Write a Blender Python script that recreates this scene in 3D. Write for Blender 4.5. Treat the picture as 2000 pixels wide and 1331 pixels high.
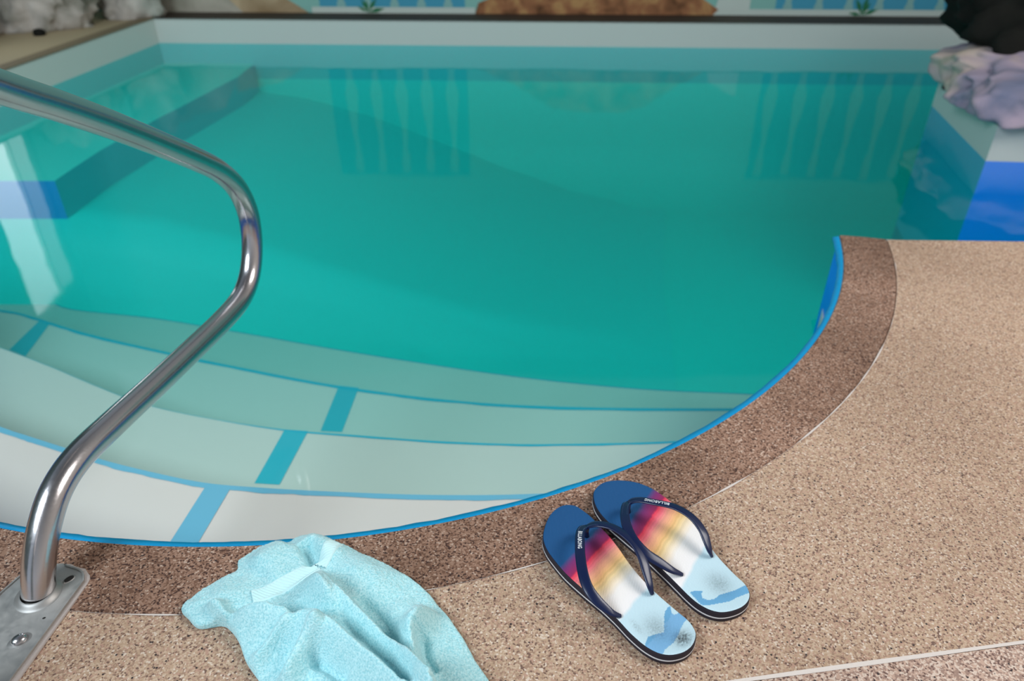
import bpy, bmesh, math, random, json
import numpy as np
from mathutils import Vector, Matrix, noise
from mathutils.geometry import tessellate_polygon
random.seed(4)
for o in list(bpy.data.objects): bpy.data.objects.remove(o, do_unlink=True)
S = bpy.context.scene
COL = S.collection

# ------------------------------------------------------------ camera
cd = bpy.data.cameras.new('camera'); cam = bpy.data.objects.new('camera', cd); COL.objects.link(cam)
cd.sensor_width = 36; cd.lens = 1473 * 36 / 2000
cam.location = (0, 0, .85); cam.rotation_euler = (math.radians(90 - 33.4), 0, 0)
cd.clip_start = .05
cd.dof.use_dof = True; cd.dof.focus_distance = .98; cd.dof.aperture_fstop = 4.0
S.camera = cam

# ------------------------------------------------------------ world, lamps, exposure
w = bpy.data.worlds.new('world'); S.world = w; w.use_nodes = True
nt = w.node_tree; bg = nt.nodes['Background']
tc = nt.nodes.new('ShaderNodeTexCoord'); sp = nt.nodes.new('ShaderNodeSeparateXYZ'); nt.links.new(tc.outputs['Generated'], sp.inputs[0])
mr = nt.nodes.new('ShaderNodeMapRange'); mr.inputs[1].default_value = -.9; mr.inputs[2].default_value = .9
nt.links.new(sp.outputs[0], mr.inputs[0])
rp = nt.nodes.new('ShaderNodeValToRGB'); nt.links.new(mr.outputs[0], rp.inputs[0])
rp.color_ramp.elements[0].color = (.62, .80, 1, 1); rp.color_ramp.elements[1].color = (.80, .74, .68, 1)
mz = nt.nodes.new('ShaderNodeMapRange'); mz.inputs[1].default_value = .1; mz.inputs[2].default_value = .95; mz.inputs[3].default_value = 1.25; mz.inputs[4].default_value = .35
nt.links.new(sp.outputs[2], mz.inputs[0]); vm = nt.nodes.new('ShaderNodeVectorMath'); vm.operation = 'SCALE'; nt.links.new(rp.outputs[0], vm.inputs[0]); nt.links.new(mz.outputs[0], vm.inputs['Scale'])
nt.links.new(vm.outputs[0], bg.inputs[0]); bg.inputs[1].default_value = .55

def area(name, loc, target, size, energy, color, sy=None):
    l = bpy.data.lights.new(name, 'AREA'); l.shape = 'RECTANGLE'; l.size = size; l.size_y = sy or size
    l.energy = energy; l.color = color
    o = bpy.data.objects.new(name, l); COL.objects.link(o); o.location = loc
    o.rotation_euler = (Vector(target) - Vector(loc)).to_track_quat('-Z', 'Y').to_euler(); return o
area('window_light_right', (2.3, .9, 2.3), (.3, .9, 0), 1.3, 62, (1, .96, .92))
area('fill_light_left', (-2.0, -.6, 2.5), (-.1, 2.6, -.4), 1.4, 105, (.82, .93, 1))  # fill lamp added behind the camera to brighten the pool
S.view_settings.view_transform = 'Standard'; S.view_settings.look = 'None'
S.view_settings.exposure = 0.0; S.view_settings.gamma = 1; S.view_settings.use_curve_mapping = False

# ------------------------------------------------------------ helpers
D = json.loads(r'''{"Lo": [[0.0443, 0.7444, 0.02], [0.0474, 0.7664, 0.02], [0.0556, 0.7891, 0.02], [0.0674, 0.8041, 0.02], [0.0802, 0.8108, 0.02], [0.0951, 0.8091, 0.02], [0.1067, 0.799, 0.02], [0.1179, 0.7858, 0.02], [0.1294, 0.7664, 0.02], [0.1407, 0.7475, 0.02], [0.1512, 0.7262, 0.02], [0.161, 0.7027, 0.02], [0.1718, 0.6814, 0.02], [0.1827, 0.6636, 0.02], [0.1926, 0.6494, 0.02], [0.2034, 0.6358, 0.02], [0.215, 0.6218, 0.02], [0.2254, 0.6093, 0.02], [0.2308, 0.5971, 0.02], [0.2311, 0.5863, 0.02], [0.2246, 0.5734, 0.02], [0.2136, 0.5642, 0.02], [0.1995, 0.5596, 0.02], [0.1873, 0.5596, 0.02], [0.1758, 0.5637, 0.02], [0.1629, 0.5734, 0.02], [0.1486, 0.5898, 0.02], [0.1343, 0.6105, 0.02], [0.1173, 0.6319, 0.02], [0.1014, 0.6489, 0.02], [0.0872, 0.6649, 0.02], [0.0727, 0.6828, 0.02], [0.0601, 0.7027, 0.02], [0.0494, 0.7232, 0.02]], "Ro": [[0.1238, 0.8298, 0.02], [0.1281, 0.844, 0.02], [0.1396, 0.8566, 0.02], [0.1558, 0.8628, 0.02], [0.1765, 0.8628, 0.02], [0.1965, 0.8577, 0.02], [0.2153, 0.8458, 0.02], [0.2305, 0.8298, 0.02], [0.2437, 0.8119, 0.02], [0.2561, 0.7917, 0.02], [0.2667, 0.7712, 0.02], [0.2735, 0.7522, 0.02], [0.2799, 0.7322, 0.02], [0.2872, 0.7129, 0.02], [0.2958, 0.6955, 0.02], [0.3045, 0.68, 0.02], [0.3132, 0.6657, 0.02], [0.3155, 0.6515, 0.02], [0.311, 0.6392, 0.02], [0.3006, 0.6294, 0.02], [0.2861, 0.623, 0.02], [0.2705, 0.6205, 0.02], [0.2563, 0.6243, 0.02], [0.2432, 0.634, 0.02], [0.2328, 0.647, 0.02], [0.2226, 0.663, 0.02], [0.2121, 0.6795, 0.02], [0.1993, 0.6984, 0.02], [0.1861, 0.7173, 0.02], [0.1723, 0.7353, 0.02], [0.158, 0.7537, 0.02], [0.1444, 0.7712, 0.02], [0.1329, 0.7891, 0.02], [0.1254, 0.8091, 0.02]], "La": [[0.1063, 0.751, 0.036], [0.0993, 0.7428, 0.0415], [0.0952, 0.7299, 0.0463], [0.0928, 0.7088, 0.0499], [0.0917, 0.6842, 0.0518], [0.093, 0.6572, 0.0512], [0.0973, 0.6389, 0.0476], [0.1047, 0.6274, 0.0425], [0.1149, 0.6191, 0.0363], [0.1275, 0.6125, 0.0291], [0.1392, 0.6135, 0.021]], "Lb": [[0.1063, 0.751, 0.036], [0.1122, 0.7491, 0.0421], [0.1221, 0.7459, 0.0472], [0.1397, 0.7374, 0.0507], [0.1562, 0.7217, 0.052], [0.1695, 0.7034, 0.0494], [0.1763, 0.6849, 0.0443], [0.1794, 0.6682, 0.0377], [0.1823, 0.653, 0.0299], [0.1851, 0.6473, 0.021]], "Ra": [[0.1719, 0.7976, 0.036], [0.1659, 0.7853, 0.0428], [0.1611, 0.7622, 0.0483], [0.161, 0.7373, 0.0515], [0.1671, 0.7135, 0.0512], [0.1804, 0.6956, 0.0464], [0.1976, 0.6862, 0.0395], [0.2153, 0.6794, 0.0309], [0.231, 0.6792, 0.021]], "Rb": [[0.1719, 0.7976, 0.036], [0.1787, 0.7972, 0.0415], [0.1899, 0.7935, 0.0463], [0.2077, 0.7853, 0.0499], [0.23, 0.7766, 0.0518], [0.2471, 0.7652, 0.0512], [0.2597, 0.7527, 0.0476], [0.2683, 0.7364, 0.0425], [0.2716, 0.7238, 0.0363], [0.2746, 0.7139, 0.0291], [0.278, 0.7106, 0.021]], "n": [[[-1.1025, 1.2529], [-1.032, 1.2244], [-0.9644, 1.1982], [-0.8345, 1.1481], [-0.7153, 1.1107], [-0.6033, 1.0818], [-0.4992, 1.0692], [-0.3773, 1.0594], [-0.1975, 1.0498], [-0.0493, 1.0484], [0.0593, 1.0526]], [[-1.4703, 1.7963], [-1.2741, 1.7], [-1.1236, 1.6198], [-0.9523, 1.5359], [-0.7745, 1.4798], [-0.5692, 1.4341], [-0.3756, 1.4109], [-0.186, 1.3901], [0.0, 1.379], [0.1234, 1.379], [0.3092, 1.3845]], [[-1.813, 2.2888], [-1.7272, 2.2645], [-1.6109, 2.2135], [-1.4528, 2.1416], [-1.2679, 2.0729], [-0.9812, 1.9755], [-0.8018, 1.9195], [-0.5961, 1.8578], [-0.4168, 1.8138], [-0.2284, 1.7762], [0.0, 1.7469], [0.2995, 1.7324], [0.6583, 1.73]], [[-2.1398, 2.4416], [-2.1008, 2.6846], [-2.0719, 2.8059], [-1.9713, 2.7793], [-1.8038, 2.5946], [-1.4008, 2.5088], [-1.0296, 2.4054], [-0.5594, 2.2677], [0.0, 2.1255], [0.4355, 2.0516], [0.8276, 2.0202]]], "s": [[0, [[-0.6152, 0.9277], [-0.5637, 0.9301], [-0.548, 1.072], [-0.5984, 1.0762]]], [1, [[-0.5829, 1.2467], [-0.5248, 1.2418], [-0.5021, 1.4282], [-0.5616, 1.4341]]], [2, [[-0.5382, 1.6289], [-0.4769, 1.6245], [-0.4646, 1.8318], [-0.5272, 1.8421]]], [2, [[-1.64, 2.0368], [-1.566, 1.9986], [-1.5883, 2.1935], [-1.6357, 2.2135]]]], "benchtop": [[-1.7824, 5.0517], [-1.9692, 4.126], [-2.0359, 3.6527], [-2.0571, 3.2871], [-2.0701, 3.0482], [-2.0817, 2.8355]], "benchfoot": [[-2.0037, 5.5654], [-2.1087, 4.6689], [-2.2615, 3.4793]], "rail": [[-0.637, 0.6585, 0.0], [-0.634, 0.6797, 0.0447], [-0.6301, 0.7078, 0.083], [-0.6247, 0.7462, 0.1162], [-0.6168, 0.8026, 0.1256], [-0.608, 0.8657, 0.1166], [-0.5899, 0.9948, 0.1037], [-0.5715, 1.1262, 0.0914], [-0.5552, 1.2428, 0.0822], [-0.5458, 1.3093, 0.0798], [-0.5391, 1.3578, 0.0975], [-0.5349, 1.3877, 0.1315], [-0.5319, 1.4088, 0.1793], [-0.531, 1.4156, 0.2327], [-0.534, 1.3941, 0.2936], [-0.5417, 1.339, 0.3466], [-0.5506, 1.2752, 0.3883], [-0.5608, 1.2024, 0.4337], [-0.5802, 1.0641, 0.5232], [-0.5924, 0.977, 0.5704], [-0.6024, 0.9051, 0.6107]], "plate": [[-0.6053, 0.5333], [-0.5859, 0.6815], [-0.5943, 0.6963], [-0.615, 0.7052], [-0.6397, 0.7088], [-0.6783, 0.6902], [-0.6897, 0.6604]], "hole": [-0.6082, 0.6841, 0.006], "bolt": [-0.6243, 0.5885, 0.006], "hole2": [-0.6104, 0.6218, 0.006], "tow_out": [[-0.4364, 0.6385, 0.008], [-0.4157, 0.6672, 0.008], [-0.3945, 0.6877, 0.008], [-0.3818, 0.6983, 0.01], [-0.3846, 0.7156, 0.015], [-0.3699, 0.7324, 0.02], [-0.3438, 0.7468, 0.025], [-0.3248, 0.7528, 0.03], [-0.3161, 0.7626, 0.03], [-0.2955, 0.7626, 0.03], [-0.265, 0.7513, 0.02], [-0.2181, 0.7301, 0.012], [-0.1712, 0.7045, 0.01], [-0.1367, 0.6826, 0.01], [-0.1083, 0.6556, 0.01], [-0.0855, 0.6251, 0.01], [-0.0638, 0.5946, 0.01], [-0.0441, 0.5586, 0.01], [-0.0258, 0.5308, 0.01], [-0.009, 0.4992, 0.01], [0.0, 0.4689, 0.01], [-0.0573, 0.4572, 0.01], [-0.1719, 0.4572, 0.01], [-0.2551, 0.4689, 0.01], [-0.2822, 0.5055, 0.01], [-0.3024, 0.5308, 0.01], [-0.3279, 0.5586, 0.01], [-0.346, 0.5872, 0.01], [-0.3626, 0.6051, 0.01], [-0.3766, 0.612, 0.01], [-0.4035, 0.6081, 0.008], [-0.4223, 0.6219, 0.008]], "tow_r": {"A": [[-0.2719, 0.6835, 0.035], [-0.2414, 0.6458, 0.035], [-0.2128, 0.618, 0.035], [-0.178, 0.5842, 0.035], [-0.1411, 0.5454, 0.035], [-0.1133, 0.515, 0.035], [-0.0932, 0.4905, 0.035]], "A2": [[-0.2736, 0.6663, 0.03], [-0.238, 0.6257, 0.03], [-0.2196, 0.5989, 0.03], [-0.1957, 0.5732, 0.03]], "B": [[-0.102, 0.6275, 0.04], [-0.1169, 0.599, 0.04], [-0.1237, 0.5734, 0.04], [-0.1143, 0.5387, 0.04], [-0.0973, 0.5061, 0.04], [-0.0863, 0.4814, 0.04]], "Cc": [[-0.373, 0.6104, 0.04], [-0.3248, 0.6119, 0.04], [-0.2826, 0.599, 0.04], [-0.2488, 0.5916, 0.04], [-0.2197, 0.5734, 0.04], [-0.183, 0.542, 0.04], [-0.1482, 0.5118, 0.04], [-0.1216, 0.4875, 0.04]], "D": [[-0.2686, 0.5123, 0.03], [-0.2608, 0.5419, 0.03], [-0.2454, 0.5697, 0.03], [-0.2288, 0.5804, 0.03]], "E": [[-0.3158, 0.5451, 0.02], [-0.298, 0.5716, 0.02], [-0.2728, 0.5986, 0.02]], "top": [[-0.3563, 0.6921, 0.03], [-0.3356, 0.719, 0.03], [-0.3163, 0.7423, 0.03]], "top2": [[-0.3015, 0.7567, 0.03], [-0.258, 0.7236, 0.03], [-0.2096, 0.6921, 0.03], [-0.1495, 0.658, 0.03]], "curl": [[-0.3942, 0.6216, 0.02], [-0.3827, 0.627, 0.02], [-0.3628, 0.6062, 0.02]], "V": [[-0.297, 0.7376, 0.03], [-0.281, 0.7144, 0.03], [-0.2715, 0.6939, 0.03]], "bandL": [[-0.3422, 0.6433, 0.03], [-0.3243, 0.6514, 0.03], [-0.3014, 0.668, 0.03], [-0.2779, 0.6851, 0.03], [-0.2708, 0.6939, 0.03]], "bandR": [[-0.2641, 0.6921, 0.03], [-0.2561, 0.7144, 0.03], [-0.2496, 0.7357, 0.03]], "v1": [[-0.2032, 0.641, 0.01], [-0.1709, 0.6059, 0.01], [-0.1324, 0.5586, 0.01], [-0.1073, 0.5281, 0.01], [-0.0901, 0.5055, 0.01]], "v2": [[-0.2382, 0.6135, 0.01], [-0.1925, 0.5785, 0.01], [-0.1419, 0.5347, 0.01], [-0.1201, 0.5055, 0.01]], "v3": [[-0.1151, 0.5872, 0.01], [-0.1085, 0.5586, 0.01], [-0.0953, 0.5314, 0.01]], "v4": [[-0.2451, 0.5551, 0.01], [-0.2163, 0.5367, 0.01], [-0.1884, 0.5183, 0.01]], "v5": [[-0.3153, 0.5586, 0.01], [-0.2855, 0.5909, 0.01], [-0.2509, 0.6112, 0.01]]}, "joint": [[0.2799, 0.5371], [0.3781, 0.5513], [0.5124, 0.5695], [0.6519, 0.5898]], "far": [[-2.0854, 4.6958], [2.3888, 4.5175], [-2.1678, 4.9037], [2.5019, 4.7581]], "rockR": [[1.8653, 3.3811, 0.0], [1.7769, 2.7432, 0.0], [2.1095, 3.9786, 0.0], [1.8655, 2.7311, 0.0], [2.3131, 3.562, 0.0]], "rockL": [[-2.6696, 4.2458, 0.0], [-2.4916, 4.3242, 0.0], [-2.3142, 4.419, 0.0], [-2.1917, 4.6652, -0.0], [-2.4925, 4.2458, 0.0], [-2.3365, 3.562, 0.0], [-2.0907, 4.635, 0.0]], "waveL": [[0.81, -0.0175], [0.7935, -0.0224], [0.7842, -0.0286], [0.7815, -0.034], [0.7981, -0.0303], [0.8174, -0.0281], [0.8292, -0.0296], [0.8314, -0.034], [0.8256, -0.0398], [0.8778, -0.0448], [0.8774, -0.0366], [0.8915, -0.028], [0.9191, -0.0164], [0.9426, -0.0033], [0.9519, 0.012], [0.9666, 0.0189], [0.9442, 0.0258], [0.8961, 0.0312], [0.8752, 0.0243], [0.865, 0.0195], [0.8688, 0.0099], [0.8779, -0.0027]], "waveR": [[0.8019, 0.0438], [0.8062, 0.0386], [0.8153, 0.0332], [0.8321, 0.0278], [0.8402, 0.0335], [0.8602, 0.0362], [0.8834, 0.0328], [0.8947, 0.025], [0.8928, 0.0129], [0.9065, 0.0007], [0.9199, -0.0117], [0.9292, -0.0307], [0.955, -0.0325], [0.9728, -0.0265], [0.9507, -0.0016], [0.9469, 0.0102], [0.9189, 0.0291], [0.8978, 0.042], [0.879, 0.0459]]}''')
def srgb(r, g, b):
    f = lambda c: c / 12.92 if c <= .04045 else ((c + .055) / 1.055) ** 2.4
    return (f(r / 255), f(g / 255), f(b / 255), 1)
def mat(name, color=(.5, .5, .5, 1), rough=.6, metal=0, spec=.5, coat=0):
    m = bpy.data.materials.new(name); m.use_nodes = True; b = m.node_tree.nodes['Principled BSDF']
    b.inputs['Base Color'].default_value = color; b.inputs['Roughness'].default_value = rough
    b.inputs['Metallic'].default_value = metal; b.inputs['Specular IOR Level'].default_value = spec
    b.inputs['Coat Weight'].default_value = coat
    return m
def N(m, t, **k):
    n = m.node_tree.nodes.new(t)
    for a, v in k.items(): setattr(n, a, v)
    return n
def L(m, a, b): m.node_tree.links.new(a, b)
def P(m): return m.node_tree.nodes['Principled BSDF']
def add_bump(m, scale, strength, dist=.002, kind='noise', detail=3, vec=None):
    t = N(m, 'ShaderNodeTexNoise' if kind == 'noise' else 'ShaderNodeTexVoronoi')
    t.inputs['Scale'].default_value = scale
    if kind == 'noise': t.inputs['Detail'].default_value = detail
    if vec is None:
        c = N(m, 'ShaderNodeTexCoord'); vec = c.outputs['Object']
    L(m, vec, t.inputs['Vector'])
    b = N(m, 'ShaderNodeBump'); b.inputs['Strength'].default_value = strength; b.inputs['Distance'].default_value = dist
    L(m, t.outputs[0], b.inputs['Height']); L(m, b.outputs[0], P(m).inputs['Normal'])
    return t
def ramp(m, fac, stops, interp='LINEAR'):
    r = N(m, 'ShaderNodeValToRGB'); r.color_ramp.interpolation = interp
    e = r.color_ramp.elements
    while len(e) < len(stops): e.new(.5)
    for x, (p, c) in zip(e, stops): x.position = p; x.color = c
    L(m, fac, r.inputs[0]); return r.outputs[0]
def mixc(m, fac, a, b, mode='MIX'):
    x = N(m, 'ShaderNodeMix', data_type='RGBA', blend_type=mode)
    for s, v in ((x.inputs[0], fac), (x.inputs[6], a), (x.inputs[7], b)):
        if hasattr(v, 'default_value') or hasattr(v, 'is_output'): L(m, v, s)
        else: s.default_value = v
    return x.outputs[2]

def link(name, me, m=None, parent=None, loc=None, smooth=False):
    o = bpy.data.objects.new(name, me); COL.objects.link(o)
    for x in (m if isinstance(m, (list, tuple)) else [m]):
        if x: me.materials.append(x)
    if smooth:
        for p in me.polygons: p.use_smooth = True
    if parent: o.parent = parent
    if loc: o.location = loc
    return o
def mesh(name, vs, fs): me = bpy.data.meshes.new(name); me.from_pydata([tuple(v) for v in vs], [], fs); me.update(); return me
def bmlink(name, bm, m=None, parent=None, loc=None, smooth=False):
    bmesh.ops.recalc_face_normals(bm, faces=bm.faces)
    me = bpy.data.meshes.new(name); bm.to_mesh(me); bm.free(); return link(name, me, m, parent, loc, smooth)
def tag(o, label=None, cat=None, group=None, kind=None):
    if label: o['label'] = label
    if cat: o['category'] = cat
    if group: o['group'] = group
    if kind: o['kind'] = kind
    return o
def empty(name, loc):
    o = bpy.data.objects.new(name, None); COL.objects.link(o); o.location = loc; o.empty_display_size = .05; return o
def prism(poly, z0, z1):
    """solid between two heights from a plan polygon"""
    n = len(poly); vs = [(x, y, z1) for x, y in poly] + [(x, y, z0) for x, y in poly]
    tri = tessellate_polygon([[Vector((x, y, 0)) for x, y in poly]])
    fs = [tuple(t) for t in tri] + [tuple(i + n for i in reversed(t)) for t in tri]
    fs += [(i, (i + 1) % n, (i + 1) % n + n, i + n) for i in range(n)]
    bm = bmesh.new(); me = mesh('t', vs, fs); bm.from_mesh(me); bpy.data.meshes.remove(me)
    return bm
def catmull(pts, n=8, closed=False):
    p = [np.array(q, float) for q in pts]; out = []
    N_ = len(p); rng = range(N_ if closed else N_ - 1)
    for i in rng:
        if closed: a, b, c, d = p[(i - 1) % N_], p[i], p[(i + 1) % N_], p[(i + 2) % N_]
        else: a, b, c, d = p[max(i - 1, 0)], p[i], p[i + 1], p[min(i + 2, N_ - 1)]
        for k in range(n):
            t = k / n
            out.append(.5 * ((2 * b) + (-a + c) * t + (2 * a - 5 * b + 4 * c - d) * t * t + (-a + 3 * b - 3 * c + d) * t ** 3))
    if not closed: out.append(p[-1])
    return np.array(out)
def tube(pts, r, n=24, cap=True):
    """round bar swept along a 3D path"""
    pts = [Vector(p) for p in pts]; vs = []; fs = []
    up = Vector((1, 0, 0)); prev = None
    for i, p in enumerate(pts):
        t = (pts[min(i + 1, len(pts) - 1)] - pts[max(i - 1, 0)]).normalized()
        u = (up - t * up.dot(t)).normalized(); v = t.cross(u); up = u
        rr = r(i) if callable(r) else r
        for k in range(n):
            a = 2 * math.pi * k / n; vs.append(p + (u * math.cos(a) + v * math.sin(a)) * rr)
    for i in range(len(pts) - 1):
        for k in range(n):
            a = i * n + k; b = i * n + (k + 1) % n; fs.append((a, b, b + n, a + n))
    if cap: fs.append(tuple(range(n))[::-1]); fs.append(tuple((len(pts) - 1) * n + k for k in range(n)))
    return vs, fs
def seg_dist(X, Y, line):
    """signed distance, arclength fraction to a polyline (vectorised)"""
    best = np.full(X.shape, 1e9); sg = np.ones(X.shape); fr = np.zeros(X.shape)
    line = np.array(line)[:, :2]; d = np.hypot(*(line[1:] - line[:-1]).T); cum = np.r_[0, np.cumsum(d)]
    for i in range(len(line) - 1):
        a, b = line[i], line[i + 1]; ab = b - a; l2 = ab @ ab
        t = np.clip(((X - a[0]) * ab[0] + (Y - a[1]) * ab[1]) / l2, 0, 1)
        dx = X - a[0] - t * ab[0]; dy = Y - a[1] - t * ab[1]; dd = np.hypot(dx, dy)
        s = np.sign(ab[0] * dy - ab[1] * dx); m = dd < best
        best[m] = dd[m]; sg[m] = s[m]; fr[m] = ((cum[i] + t * d[i]) / cum[-1])[m]
    return best, sg, fr
def inside(X, Y, poly):
    c = np.zeros(X.shape, bool); n = len(poly)
    for i in range(n):
        x1, y1 = poly[i][:2]; x2, y2 = poly[(i + 1) % n][:2]
        if y1 == y2: continue
        k = ((y1 > Y) != (y2 > Y)) & (X < (x2 - x1) * (Y - y1) / (y2 - y1) + x1); c ^= k
    return c
def sheet(poly, h):
    """fine grid of points filling a plan polygon, its rim snapped to the outline: (verts Nx2, faces, rim edges)"""
    poly = np.array(poly)[:, :2]; lo = poly.min(0) - h; hi = poly.max(0) + h
    nx = int((hi[0] - lo[0]) / h) + 1; ny = int((hi[1] - lo[1]) / h) + 1
    X, Y = np.meshgrid(lo[0] + np.arange(nx) * h, lo[1] + np.arange(ny) * h, indexing='ij')
    closed = np.vstack([poly, poly[:1]])
    ins = inside(X + h / 2, Y + h / 2, poly)[:-1, :-1]
    idx = -np.ones((nx, ny), int); fs = []; use = np.zeros((nx, ny), bool)
    use[:-1, :-1] |= ins; use[1:, :-1] |= ins; use[:-1, 1:] |= ins; use[1:, 1:] |= ins
    idx[use] = np.arange(use.sum()); V = np.c_[X[use], Y[use]]
    I, J = np.nonzero(ins)
    F = np.c_[idx[I, J], idx[I + 1, J], idx[I + 1, J + 1], idx[I, J + 1]]
    e = {}
    for f in F:
        for k in range(4):
            a, b = int(f[k]), int(f[(k + 1) % 4]); e[(a, b)] = 1
    rim = [(a, b) for (a, b) in e if (b, a) not in e]
    rv = sorted({a for a, b in rim} | {b for a, b in rim})
    for i in rv:
        p = V[i]; best = None
        A = closed[:-1]; AB = closed[1:] - A; t = np.clip(((p - A) * AB).sum(1) / (AB ** 2).sum(1), 0, 1)
        q = A + AB * t[:, None]; k = np.argmin(((q - p) ** 2).sum(1)); V[i] = q[k]
    return V, [tuple(int(x) for x in f) for f in F], rim
def fbm(x, y, z=0, o=3): return noise.fractal(Vector((x, y, z)), .6, 2.1, o)

# ------------------------------------------------------------ materials
def stone(name, stops, scale=430, dark=.5, tint=None, rough=.62):
    m = mat(name, rough=rough, spec=.35)
    c = N(m, 'ShaderNodeTexCoord').outputs['Object']
    v = N(m, 'ShaderNodeTexVoronoi'); v.inputs['Scale'].default_value = scale; L(m, c, v.inputs['Vector'])
    s = N(m, 'ShaderNodeSeparateColor'); L(m, v.outputs['Color'], s.inputs[0])
    col = ramp(m, s.outputs[0], stops, 'CONSTANT')
    v2 = N(m, 'ShaderNodeTexVoronoi'); v2.inputs['Scale'].default_value = scale * .52; L(m, c, v2.inputs['Vector'])
    s2 = N(m, 'ShaderNodeSeparateColor'); L(m, v2.outputs['Color'], s2.inputs[0])
    spot = ramp(m, s2.outputs[1], [(0, (1, 1, 1, 1)), (.05, (0, 0, 0, 1))], 'CONSTANT')
    edge = ramp(m, v2.outputs['Distance'], [(.25, (1, 1, 1, 1)), (.42, (0, 0, 0, 1))])
    mk = N(m, 'ShaderNodeMath', operation='MULTIPLY'); L(m, spot, mk.inputs[0]); L(m, edge, mk.inputs[1])
    col = mixc(m, mk.outputs[0], col, srgb(48, 40, 42))
    n = N(m, 'ShaderNodeTexNoise'); n.inputs['Scale'].default_value = 3.2; n.inputs['Detail'].default_value = 5; L(m, c, n.inputs['Vector'])
    var = ramp(m, n.outputs[0], [(.32, (1 - dark, 1 - dark * 1.08, 1 - dark * 1.15, 1)), (.62, (1, 1, 1, 1))])
    col = mixc(m, 1.0, col, var, 'MULTIPLY')
    L(m, col, P(m).inputs['Base Color'])
    b = N(m, 'ShaderNodeBump'); b.inputs['Strength'].default_value = .5; b.inputs['Distance'].default_value = .0012
    L(m, v.outputs['Distance'], b.inputs['Height']); L(m, b.outputs[0], P(m).inputs['Normal'])
    return m
M = {}
M['deck'] = stone('pebble_deck', [(0, srgb(120, 92, 80)), (.10, srgb(162, 131, 110)), (.3, srgb(186, 156, 130)), (.55, srgb(198, 171, 147)), (.8, srgb(184, 147, 127)), (.93, srgb(218, 198, 180))], dark=.16)
M['band'] = stone('pebble_coping', [(0, srgb(78, 52, 44)), (.14, srgb(126, 92, 74)), (.4, srgb(158, 122, 102)), (.7, srgb(172, 138, 118)), (.93, srgb(204, 178, 160))], dark=.45)
M['deck_far'] = stone('pebble_deck_lower', [(0, srgb(112, 84, 76)), (.12, srgb(160, 130, 116)), (.4, srgb(196, 164, 146)), (.75, srgb(218, 196, 180))], dark=.2)
M['joint'] = mat('joint_mortar', srgb(214, 202, 194), .8); add_bump(M['joint'], 200, .6)
M['left_deck'] = mat('beige_concrete', srgb(165, 148, 118), .7)
_n = add_bump(M['left_deck'], 30, .3); 
M['dark_coping'] = mat('dark_brown_coping', srgb(52, 38, 28), .7); add_bump(M['dark_coping'], 120, .6)
M['white'] = mat('white_paint_band', srgb(196, 200, 196), .45)
M['blue'] = mat('blue_pool_paint', srgb(0, 135, 255), .4)
M['rimblue'] = mat('blue_rim_paint', srgb(0, 150, 208), .3); add_bump(M['rimblue'], 60, .5, .002)
M['cream'] = mat('cream_step_paint', srgb(226, 211, 202), .5)
M['stripe'] = mat('light_blue_stripe_paint', srgb(112, 180, 205), .5)
M['floor'] = mat('pool_floor_paint', srgb(0, 224, 212), .6)
M['steel'] = mat('brushed_steel', (.52, .50, .51, 1), .19, 1)
def brushed(m, sc):
    c = N(m, 'ShaderNodeTexCoord'); n = N(m, 'ShaderNodeTexNoise'); n.inputs['Scale'].default_value = sc; n.inputs['Detail'].default_value = 4
    L(m, c.outputs['Object'], n.inputs['Vector'])
    r = N(m, 'ShaderNodeMapRange'); r.inputs[3].default_value = P(m).inputs['Roughness'].default_value * .75; r.inputs[4].default_value = P(m).inputs['Roughness'].default_value * 1.5
    L(m, n.outputs[0], r.inputs[0]); L(m, r.outputs[0], P(m).inputs['Roughness'])
    b = N(m, 'ShaderNodeBump'); b.inputs['Strength'].default_value = .08; b.inputs['Distance'].default_value = .0006; L(m, n.outputs[0], b.inputs['Height']); L(m, b.outputs[0], P(m).inputs['Normal'])
brushed(M['steel'], 260)
M['plate'] = mat('dull_steel_plate', (.52, .505, .485, 1), .50, 1); brushed(M['plate'], 90)
M['weld'] = mat('pale_weld', (.34, .33, .32, 1), .5, .8)
M['caulk'] = mat('grey_sealant', srgb(176, 166, 162), .7); add_bump(M['caulk'], 400, .8, .001)
M['hole'] = mat('dark_hole', (.012, .011, .01, 1), .8)
M['navy'] = mat('navy_rubber', srgb(8, 24, 62), .3, spec=.5)
M['sole'] = mat('black_foam', srgb(34, 28, 40), .75); add_bump(M['sole'], 900, .3, .0006)
M['line'] = mat('white_foam_line', srgb(205, 200, 200), .6)
M['letter'] = mat('white_print', srgb(230, 232, 236), .5)
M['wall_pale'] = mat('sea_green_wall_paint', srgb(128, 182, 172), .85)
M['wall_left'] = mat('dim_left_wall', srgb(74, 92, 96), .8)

# ------------------------------------------------------------ the pool outline (plan)
CX, CY, R = -.4522, 2.0830, 1.3345
A0, A1 = math.radians(-12.9), math.radians(-167.1)
def arc(r, n=90, a0=A0, a1=A1): return [(CX + r * math.cos(a0 + (a1 - a0) * i / n), CY + r * math.sin(a0 + (a1 - a0) * i / n)) for i in range(n + 1)]
right = [(3.2, 1.50), (3.2, 2.58), (1.760, 2.707), (1.889, 3.414), (2.75, 3.36), (2.80, 4.501)]
leftp = [(-2.0854, 4.6958), (-2.284, 3.469), (-2.46, 2.42), (-2.50, 1.92)]
spit_r = [(1.309, 1.749)]
inner = arc(R)
pool = inner + [(-1.90, 1.84)] + leftp[::-1] + right[::-1] + spit_r + [(.975, 1.797)]
outerring = arc(R + .118)
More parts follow.
